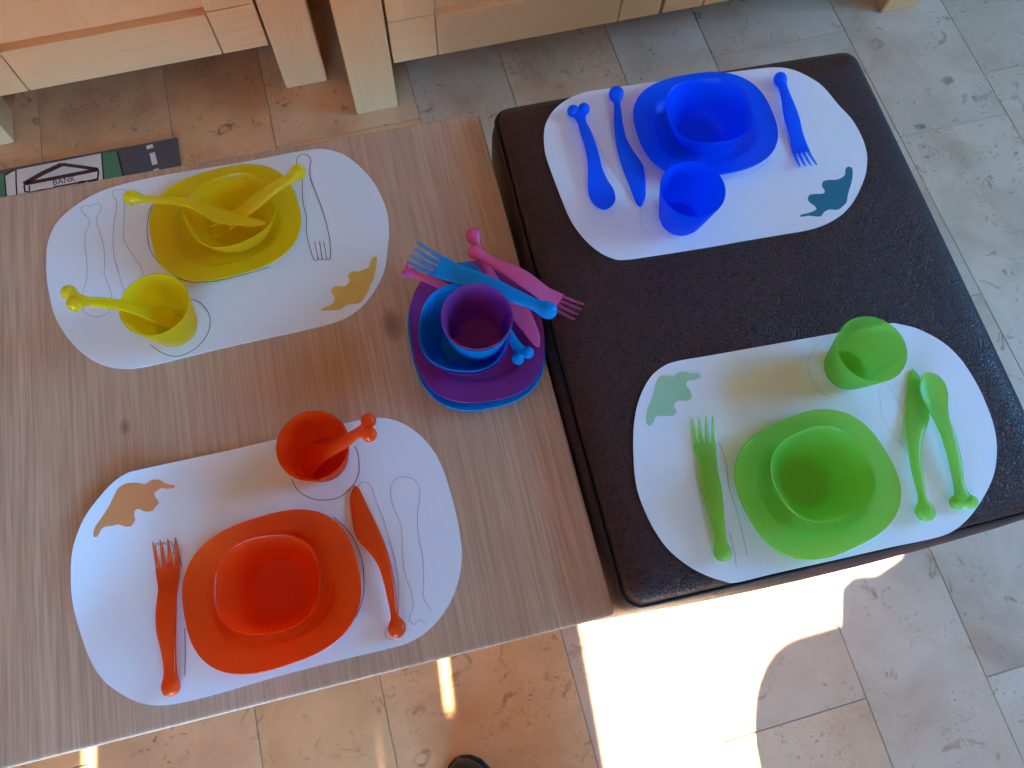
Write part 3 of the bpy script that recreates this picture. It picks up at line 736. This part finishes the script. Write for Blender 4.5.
def cutlery(kind, colour, A, B, label, roll=0.0, mirror=False):
    root = empty(kind); tag(root, label, kind, 'plastic %s with bone shaped handles' % {'fork': 'forks', 'knife': 'knives', 'spoon': 'spoons'}[kind])
    mat = M[colour]; sy = -1 if mirror else 1
    def fin(m, name):
        if mirror: m.v = [(p[0], -p[1], p[2]) for p in m.v]
        return m.build(name, M[colour + '_tine'] if name == 'tines' else mat, root, ang=50)
    if kind == 'fork':
        h = MB(); h.loft(rows(FORK, span(2.9, 5.1, 8)[:-1] + span(5.1, 14.1, 20) + [14.3, 14.5, 14.7, 14.9, 15.1, 15.3, 15.5, 15.7, 15.85, 15.97, 16.07, 16.15, 16.2]), caps=(True, True)); fin(h, 'handle')
        t = MB()
        for k in range(4):
            c1 = -1.02 + 0.68 * k; c0 = -1.20 + 0.80 * k
            t.loft([uring(0.0, c0, 0.07, 1.02, .05), uring(0.25, c0, 0.13, 0.93, .08), uring(1.0, c0 * .97, 0.185, 0.68, .10), uring(2.0, (c0 * .5 + c1 * .5) * .98, 0.22, 0.44, .12), uring(2.95, c1, 0.26, 0.28, .13)])
        fin(t, 'tines'); L = 0.162
    elif kind == 'knife':
        h = MB(); h.loft(rows(KNIFE, span(7.2, 15.2, 18) + [15.4, 15.6, 15.8, 16.0, 16.2, 16.4, 16.6, 16.8, 16.95, 17.1, 17.22, 17.32, 17.37]), caps=(False, True)); fin(h, 'handle')
        t = MB(); t.loft(rows(KNIFE, [0, .12, .35, .8] + span(1.2, 7.2, 14)), caps=(True, False)); fin(t, 'blade'); L = 0.1737
    else:
        h = MB(); h.loft(rows(SPOON, span(5.0, 14.0, 18) + [14.2, 14.4, 14.6, 14.8, 15.0]), caps=(False, True))
        h.ball((0.1505, 0.0076, 0.0081), 0.0078); h.ball((0.1515, -0.0070, 0.0081), 0.0078); fin(h, 'handle')
        t = MB(); t.loft(rows(SPOON, [0, .05, .12, .25, .45, .7, 1.0, 1.4] + span(1.8, 5.0, 8)), caps=(True, False)); fin(t, 'spoon_bowl'); L = 0.158
    place(root, A, B, L, roll)
    return root

def lay(kind, colour, tip, end, z, label, mirror=False, zt=0.0, ze=0.0, roll=0.0):
    """a utensil whose underside rests at height z; tip and end given where the photo shows them"""
    m = 0.006
    A = at(tip[0], tip[1], z + zt + m); B = at(end[0], end[1], z + ze + m)
    A.z -= m; B.z -= m
    return cutlery(kind, colour, A, B, label, roll, mirror)

E_ = 0.0004
# ---- orange setting
z = MATTOP['orange'] + E_
plate('orange', -0.2036, 0.1180, z, math.radians(3), 'orange plate on the placemat with the orange leaf')
bowl('orange', -0.1985, 0.1190, z + 0.0034, math.radians(-8), 'orange bowl standing in the orange plate')
cup('orange', -0.1273, 0.2464, z, 0, 'orange cup holding an orange spoon, behind the orange plate')
lay('fork', 'orange', (165.5, 540), (172.3, 696.5), z, 'orange fork lying left of the orange plate')
lay('knife', 'orange', (354.4, 485), (398, 638.5), z, 'orange knife with curved blade lying right of the orange plate')
# ---- yellow setting
z = MATTOP['yellow'] + E_
plate('yellow', -0.1900, 0.5740, z, math.radians(4), 'yellow plate on the placemat with the yellow leaf')
bowl('yellow', -0.1745, 0.5640, z + 0.0034, math.radians(14), 'yellow bowl in the yellow plate with fork and knife inside')
cup('yellow', -0.2701, 0.4519, z, 0, 'yellow cup holding a yellow spoon, in front of the yellow plate')
# ---- blue setting
z = MATTOP['blue'] + E_
plate('blue', 0.4304, 0.5483, z, math.radians(-2), 'blue plate on the placemat with the teal leaf')
bowl('blue', 0.4225, 0.5410, z + 0.0034, math.radians(-8), 'deep blue bowl standing in the blue plate')
cup('blue', 0.3575, 0.4300, z, 0, 'empty blue cup standing in front of the blue plate')
lay('spoon', 'blue', (603, 210.0), (577.5, 106.8), z, 'deep blue spoon on the footstool, left of the blue knife', mirror=False)
lay('knife', 'blue', (640.5, 205), (616.3, 88.9), z, 'deep blue knife lying between blue spoon and blue plate')
lay('fork', 'blue', (807.5, 167.5), (778.0, 74.5), z, 'deep blue fork lying right of the blue plate', mirror=True)
# ---- green setting
z = MATTOP['green'] + E_
plate('green', 0.3884, 0.0745, z, math.radians(8), 'green plate on the placemat with the pale green leaf', a=0.0885, b=0.0760)
bowl('green', 0.3800, 0.0785, z + 0.0034, math.radians(8), 'green bowl standing in the green plate')
cup('green', 0.4797, 0.1915, z, 0, 'empty green cup standing behind the green plate')
lay('fork', 'green', (701.5, 418), (723.5, 562), z, 'green fork lying left of the green plate', mirror=False)
lay('knife', 'green', (914, 368), (926.5, 522), z, 'green knife lying partly under the green spoon', mirror=True)
lay('spoon', 'green', (925.5, 372.5), (964.5, 508.5), z, 'green spoon lying with its bowl across the green knife', zt=0.0055, ze=0.0, mirror=True)

# ---- spoons standing in cups, cutlery in the yellow bowl
def leaning(kind, colour, tip_px, tip_z, end_px, L, label, zmin=0.0, zmax=0.2, roll=0.0, mirror=False):
    """tip rests at tip_z; the height of the far end follows from the length of the utensil"""
    A = at(tip_px[0], tip_px[1], tip_z)
    best = None
    for k in range(400):
        zc = tip_z + zmin + (zmax - zmin) * k / 400
        B = at(end_px[0], end_px[1], zc); e = abs((B - A).length - L)
        if best is None or e < best[0]: best = (e, B)
    return cutlery(kind, colour, A, best[1], label, roll, mirror)
leaning('spoon', 'orange', (307, 463), MATTOP['orange'] + 0.0060, (379.5, 427), 0.155, 'orange spoon standing in the orange cup')
leaning('spoon', 'yellow', (180, 326), MATTOP['yellow'] + 0.0045, (60.5, 301.5), 0.155, 'yellow spoon standing in the yellow cup')
leaning('knife', 'yellow', (266, 225), MATTOP['yellow'] + 0.050, (125.3, 203.5), 0.172, 'yellow knife lying across the yellow bowl, uppermost of the two utensils', zmax=0.10, mirror=True, roll=0.35)
leaning('fork', 'yellow', (214, 234), MATTOP['yellow'] + 0.0085, (309, 171.5), 0.160, 'yellow fork leaning in the yellow bowl beneath the yellow knife')

# ---- the stack of turquoise and pink tableware
sx, sy = 0.0765, 0.3470
zp = T + 0.0006
plate('sky', sx - 0.0015, sy - 0.001, zp, math.radians(88), 'turquoise plate, lowest piece of the stack on the table')
plate('pink', sx + 0.0015, sy + 0.006, zp + 0.0046, math.radians(84), 'dark pink plate on the turquoise plate in the stack')
zp2 = zp + 0.0080
lay('spoon', 'pink', (487, 312), (403.5, 268), zp2 + 0.008, 'pink spoon sticking out of the stack on the left', ze=0.012)
lay('spoon', 'sky', (464, 262), (525.5, 361), zp2 + 0.008, 'turquoise spoon under the bowls, knob end towards the viewer', ze=0.002, zt=0.002)
lay('knife', 'pink', (538.5, 346), (470.5, 228.5), zp2 + 0.004, 'pink knife lying beneath the turquoise fork', zt=0.006, ze=0.030)
bz = zp2 + 0.0110
bc = at(464.5, 328, bz + 0.049)
bowl('pink', bc.x + 0.001, bc.y - 0.0015, bz - 0.0030, math.radians(70), 'pink bowl under the turquoise bowl in the stack', a=0.0558, b=0.0530)
bowl('sky', bc.x, bc.y, bz + 0.0038, math.radians(70), 'turquoise bowl holding two nested cups', a=0.0558, b=0.0530)
cz = bz + 0.0205
cc = at(477, 317, cz + 0.069)
cup('sky', cc.x, cc.y, cz, 0, 'turquoise cup around the pink cup in the stack')
cup('pink', cc.x, cc.y, cz + 0.0070, 0, 'empty pink cup at the top of the stack')
lay('fork', 'sky', (412, 254), (556, 315), T + 0.073, 'turquoise fork lying over the bowl rims with pale tines', zt=0.004, ze=-0.006)
lay('fork', 'pink', (579, 313), (468, 249), T + 0.046, 'pink fork on the stack, tines reaching over the footstool', zt=-0.004, ze=0.012)

# ---------------------------------------------------------------- the person standing at the table (one shoe toe shows)
def shoe(tip, rz, parent):
    root = bpy.data.objects.new('shoe', None); COL.objects.link(root); root.parent = parent
    root.location = (tip[0], tip[1], 0); root.rotation_euler = (0, 0, rz); root['label'] = 'dark leather shoe'
    L = 0.29
    tab = [(0.0, .003, .018, .030), (0.006, .016, .016, .040), (0.018, .027, .014, .048), (0.04, .038, .012, .056), (0.07, .046, .012, .064), (0.11, .047, .012, .078), (0.15, .042, .012, .092),
           (0.20, .037, .012, .100), (0.25, .036, .012, .104), (0.28, .030, .014, .100), (L, .015, .02, .090)]
    m = MB()
    rings = [[(hw * math.cos(2 * math.pi * k / 24), -d, (z0 + z1) / 2 + (z1 - z0) / 2 * math.sin(2 * math.pi * k / 24)) for k in range(24)] for (d, hw, z0, z1) in tab]
    m.loft(rings); m.build('upper', M['shoe'], root, ang=60)
    s = MB()
    half = [(0.001, .006), (-0.004, .018), (-0.016, .031), (-0.04, .042), (-0.08, .049), (-0.13, .046), (-0.18, .038), (-0.24, .038), (-0.28, .030), (-0.292, .012)]
    s.slab([(x, y) for y, x in half] + [(-x, y) for y, x in reversed(half)], 0.0, 0.018); s.build('sole', M['rubber'], root)
    la = MB()
    for k in range(4): la.tube([(-0.018, -0.12 - 0.018 * k, 0.083 + 0.005 * k), (0, -0.122 - 0.018 * k, 0.088 + 0.005 * k), (0.018, -0.12 - 0.018 * k, 0.083 + 0.005 * k)], 0.0018)
    la.build('laces', M['rubber'], root)

def person():
    root = empty('person', (0, 0, 0))
    tag(root, 'person in dark trousers standing before the table, one dark shoe toe showing', 'person')
    V, Ed, Rd = [], [], []
    def v(p, r, prev=None):
        V.append(p); Rd.append(r); i = len(V) - 1
        if prev is not None: Ed.append((prev, i))
        return i
    pel = v((0.012, -0.43, 0.93), (0.125, 0.10))
    bel = v((0.012, -0.42, 1.05), (0.120, 0.095), pel); che = v((0.008, -0.38, 1.22), (0.135, 0.105), bel)
    upc = v((0.005, -0.345, 1.34), (0.120, 0.085), che); nek = v((0.004, -0.305, 1.425), (0.052, 0.052), upc)
    hd0 = v((0.003, -0.265, 1.49), (0.062, 0.068), nek); hd1 = v((0.002, -0.235, 1.555), (0.076, 0.092), hd0); hd2 = v((0.002, -0.225, 1.625), (0.062, 0.075), hd1)
    for sx_, hip, kne, ank in ((-1, (-0.075, -0.43, 0.84), (-0.052, -0.405, 0.47), (-0.034, -0.385, 0.10)), (1, (0.088, -0.43, 0.84), (0.060, -0.44, 0.47), (0.040, -0.455, 0.10))):
        h = v(hip, (0.088, 0.09), pel)
        t1 = v(tuple(a * .5 + b * .5 for a, b in zip(hip, kne)), (0.070, 0.075), h); k_ = v(kne, (0.053, 0.056), t1)
        c_ = v(tuple(a * .6 + b * .4 for a, b in zip(kne, ank)), (0.050, 0.054), k_); v(ank, (0.043, 0.046), c_)
        sh = v((0.005 + sx_ * 0.165, -0.345, 1.345), (0.058, 0.058), upc)
        el = v((0.005 + sx_ * 0.235, -0.24, 1.10), (0.042, 0.042), sh)
        wr = v((sx_ * 0.105, -0.085, 1.265), (0.026, 0.022), el)
        pm = v((sx_ * 0.078, -0.045, 1.305), (0.030, 0.016), wr)
        for q, (dy, ln) in enumerate(((0.026, .9), (0.009, 1.0), (-0.009, .95), (-0.026, .78))):      # four fingers round the far side of the phone
            a = v((sx_ * 0.068, -0.028 + dy, 1.318), (0.0085, 0.0085), pm)
            b = v((sx_ * 0.050, -0.022 + dy, 1.3305), (0.008, 0.008), a)
            v((sx_ * (0.050 - 0.022 * ln), -0.020 + dy, 1.328), (0.007, 0.007), b)
        a = v((sx_ * 0.070, -0.062, 1.298), (0.010, 0.010), pm); v((sx_ * 0.052, -0.055, 1.3015), (0.0085, 0.0085), a)
    me = bpy.data.meshes.new('body'); me.from_pydata(V, Ed, [])
    o = bpy.data.objects.new('body_frame', me); COL.objects.link(o)
    mod = o.modifiers.new('skin', 'SKIN'); mod.use_smooth_shade = True
    for i, sv in enumerate(me.skin_vertices[0].data):
        sv.radius = Rd[i]; sv.use_root = (i == 0)
    sb = o.modifiers.new('sub', 'SUBSURF'); sb.levels = 3; sb.render_levels = 3
    bpy.context.view_layer.update()
    m2 = bpy.data.meshes.new_from_object(o.evaluated_get(bpy.context.evaluated_depsgraph_get()))
    bpy.data.objects.remove(o)
    m2.materials.clear()
    for mt in (plain('navy_trousers', (0.022, 0.026, 0.045), 0.9), plain('grey_jumper', (0.12, 0.11, 0.11), 0.95), plain('skin', (0.62, 0.38, 0.28), 0.55)): m2.materials.append(mt)
    for p in m2.polygons:
        c = p.center; p.use_smooth = True
        arm = abs(c.x) < 0.15 and c.y > -0.13 and c.z > 1.2
        p.material_index = 2 if (arm or (c.z > 1.40 and abs(c.x) < 0.1)) else (1 if c.z > 0.97 else 0)
    b = bpy.data.objects.new('body', m2); COL.objects.link(b); b.parent = root
    hm = MB(); rings = []
    for k in range(9):
        a = math.radians(8 + 95 * k / 8); rings.append([(0.002 + 0.086 * math.sin(a) * math.cos(t), -0.240 + 0.104 * math.sin(a) * math.sin(t), 1.575 + 0.098 * math.cos(a) - (0.05 if math.sin(t) < 0.1 else -0.02) * (k / 8)) for t in [2 * math.pi * j / 28 for j in range(28)]])
    hm.loft(rings, caps=(True, False)); hm.build('hair', plain('brown_hair', (0.05, 0.03, 0.02), 0.7), root, ang=60)
    fm = MB(); fm.ball((0.002, -0.142, 1.535), 0.011, sc=(1, 1.4, 1.5)); fm.build('nose', m2.materials[2], root, ang=60)
    for sx_ in (-1, 1):
        fm = MB(); fm.ball((0.002 + sx_ * 0.030, -0.152, 1.562), 0.009); fm.build('eye', M['white'], root, ang=60)
        fm = MB(); fm.ball((0.002 + sx_ * 0.078, -0.240, 1.545), 0.022, sc=(0.35, 0.8, 1.3)); fm.build('ear', m2.materials[2], root, ang=60)
    fm = MB(); fm.ball((0.002, -0.148, 1.505), 0.016, sc=(1.3, 0.5, 0.4)); fm.build('mouth', plain('lips', (0.45, 0.14, 0.12), 0.5), root, ang=60)
    tip = at(458, 760, 0.035)
    shoe((tip.x, tip.y), math.radians(8), root)
    shoe((0.036, -0.262), math.radians(-2), root)
person()
ph = MB(); ph.box(-0.075, 0.075, -0.056, 0.018, 1.3065, 1.3145, 0.003)
tag(ph.build('phone', plain('black_phone', (0.01, 0.01, 0.012), 0.25)), 'black phone held level in both hands above the table', 'phone')

# ---------------------------------------------------------------- drapery, blind and easy chair added out of view to shape the sunlight
def sheer_mat():
    m, t, out = nt('sheer_voile')
    d = N(t, 'ShaderNodeBsdfDiffuse'); d.inputs['Color'].default_value = (0.6, 0.5, 0.4, 1)
    l = N(t, 'ShaderNodeBsdfTranslucent'); l.inputs['Color'].default_value = (0.25, 0.2, 0.14, 1)
    x = N(t, 'ShaderNodeMixShader'); x.inputs[0].default_value = 0.5
    t.links.new(d.outputs[0], x.inputs[1]); t.links.new(l.outputs[0], x.inputs[2]); t.links.new(x.outputs[0], out.inputs[0])
    return m
SHEER = sheer_mat()
def shade_curtain(x0, x1, z0, z1, mat, name_parent=None, nm='shade_curtain'):  # added unseen cloth that blocks the sun outside its patch
    m = MB(); n = max(2, int((x1 - x0) / 0.012)); f, b = [], []
    for k in range(n + 1):
        x = x0 + (x1 - x0) * k / n; w_ = 0.012 * math.sin(x * 52.0)
        f.append((x, YF + 0.06 + w_)); b.append((x, YF + 0.0585 + w_))
    m.slab(f + b[::-1], z0, z1)
    return m.build(nm, mat, name_parent)
zt_ = 1.668; top_ = FZ1 + 0.05
root = empty('shade_blind', (0, 0, 0)); tag(root, 'unseen pale blind added to hold the sun off, with slits for streaks', 'blind')
zl_ = 1.43  # added panels; the slits between them let thin sun streaks through
shade_curtain(FX0 - 0.05, -0.45, zl_, zt_, SHEER, root, 'shade_panel')
shade_curtain(FX0 - 0.05, -0.895, zt_ + 0.0005, top_, SHEER, root, 'shade_panel')
shade_curtain(-0.880, -0.342, zt_ + 0.0005, top_, SHEER, root, 'shade_panel')
root = empty('shade_curtain', (0, 0, 0)); tag(root, 'unseen narrow beige drapery added to bound the sun patch on its left', 'shade_curtain')
drape_ = plain('beige_drape', (0.42, 0.33, 0.25), 0.9)
shade_curtain(-0.4495, -0.3315, 0.02, zt_, drape_, root, 'shade_drape')
shade_curtain(-0.331, -0.11, 0.02, top_, drape_, root, 'shade_drape')  # added hanging, its edge limits the sun patch on the left
root = empty('shade_curtain', (0, 0, 0)); tag(root, 'unseen heavy beige drapery added to bound the sun patch on its right', 'shade_curtain')
shade_curtain(0.52, FX1 + 0.05, 0.02, top_, drape_, root, 'shade_drape')  # added hanging that cuts the sun off on the right

def shade_armchair():  # added unseen chair that casts the rounded shadow on the floor
    root = empty('shade_armchair', (0.52, -1.45, 0)); tag(root, 'unseen beige easy chair with rounded back, added to shade the sunlit floor', 'shade_armchair')
    fab = plain('beige_upholstery', (0.42, 0.34, 0.26), 0.9)
    hw, h, r = 0.275, 0.885, 0.11
    pts = []
    pts += [(hw, 0.90), (hw - 0.02, 0.96), (hw - 0.06, 0.975), (0.10, 0.965), (0.05, 0.935), (0.0, 0.925), (-0.04, 0.93), (-0.065, 0.922), (-0.085, h)]  # crest outline shaped so its shadow fits the sun patch edge
    for (cx_, cz_, a0) in ((-hw + r, h - r, 90),):
        for k in range(9):
            a = math.radians(a0 + 90 * k / 8); pts.append((cx_ + r * math.cos(a), cz_ + r * math.sin(a)))
    pts += [(-hw, 0.30), (hw, 0.30)]
    m = MB(); m.loft([[(p[0] * q, y, 0.3 + (p[1] - 0.3) * q2) for p in pts] for (y, q, q2) in ((0.05, .94, .96), (0.035, 1, 1), (-0.04, 1, 1), (-0.06, .94, .96))])
    m.build('backrest', fab, root)
    m = MB(); m.box(-hw + 0.02, hw - 0.02, -0.60, -0.05, 0.26, 0.44, 0.03); m.build('seat', fab, root)
    for sx_ in (-1, 1):
        for y in (-0.57, 0.0):
            m = MB(); m.box(sx_ * (hw - 0.06) - 0.02, sx_ * (hw - 0.06) + 0.02, y - 0.02, y + 0.02, 0.0, 0.3 if y else 0.31, 0.003); m.build('leg', M['oak_up'], root)
shade_armchair()

# ---------------------------------------------------------------- light, camera, view
SUN_EL, SUN_AZ = math.radians(34), math.radians(-6)      # azimuth measured from -y towards +x
sd = Vector((math.sin(SUN_AZ) * math.cos(SUN_EL), -math.cos(SUN_AZ) * math.cos(SUN_EL), math.sin(SUN_EL)))  # towards the sun
sun = bpy.data.lights.new('sun', 'SUN'); sun.energy = 31.0; sun.angle = math.radians(0.28); sun.color = (1.0, 0.97, 0.90)
so = bpy.data.objects.new('sun', sun); COL.objects.link(so)
so.rotation_euler = sd.to_track_quat('Z', 'Y').to_euler(); so.location = (1, -4, 4)

w = bpy.data.worlds.new('world'); SC.world = w; w.use_nodes = True
wt = w.node_tree; bg = wt.nodes['Background']; bg.inputs[1].default_value = 18.0
wc = wt.nodes.new('ShaderNodeTexCoord'); ws = wt.nodes.new('ShaderNodeSeparateXYZ'); wr = wt.nodes.new('ShaderNodeValToRGB')
wt.links.new(wc.outputs['Generated'], ws.inputs[0]); wt.links.new(ws.outputs[2], wr.inputs[0]); wt.links.new(wr.outputs[0], bg.inputs[0])
e = wr.color_ramp.elements
e[0].position = 0.0; e[0].color = (0.06, 0.05, 0.035, 1); e[1].position = 0.04; e[1].color = (0.11, 0.46, 1.0, 1)
def portal(name, loc, rot, sx_, sy_):
    l = bpy.data.lights.new(name, 'AREA'); l.shape = 'RECTANGLE'; l.size = sx_; l.size_y = sy_
    l.cycles.is_portal = True
    o = bpy.data.objects.new(name, l); COL.objects.link(o); o.location = loc; o.rotation_euler = rot
portal('window_light', ((FX0 + FX1) / 2, YF - 0.05, (FZ0 + FZ1) / 2), (math.radians(90), 0, 0), FX1 - FX0, FZ1 - FZ0)
portal('window_light', (XR + 0.05, (RY0 + RY1) / 2, (RZ0 + RZ1) / 2), (math.radians(90), 0, math.radians(90)), RY1 - RY0, RZ1 - RZ0)

cam = bpy.data.cameras.new('camera'); cam.sensor_width = 36.0; cam.lens = F_PX / 1024 * 36.0; cam.clip_start = 0.02
co = bpy.data.objects.new('camera', cam); COL.objects.link(co)
co.matrix_world = Matrix.Translation((0, 0, CAM_Z)) @ R.to_4x4()
SC.camera = co
SC.view_settings.view_transform = 'Standard'; SC.view_settings.look = 'None'
SC.view_settings.gamma = 1.0; SC.view_settings.use_curve_mapping = False
SC.view_settings.exposure = 0.75
SC.cycles.use_denoising = True
SC.cycles.max_bounces = 10; SC.cycles.diffuse_bounces = 5; SC.cycles.transparent_max_bounces = 24
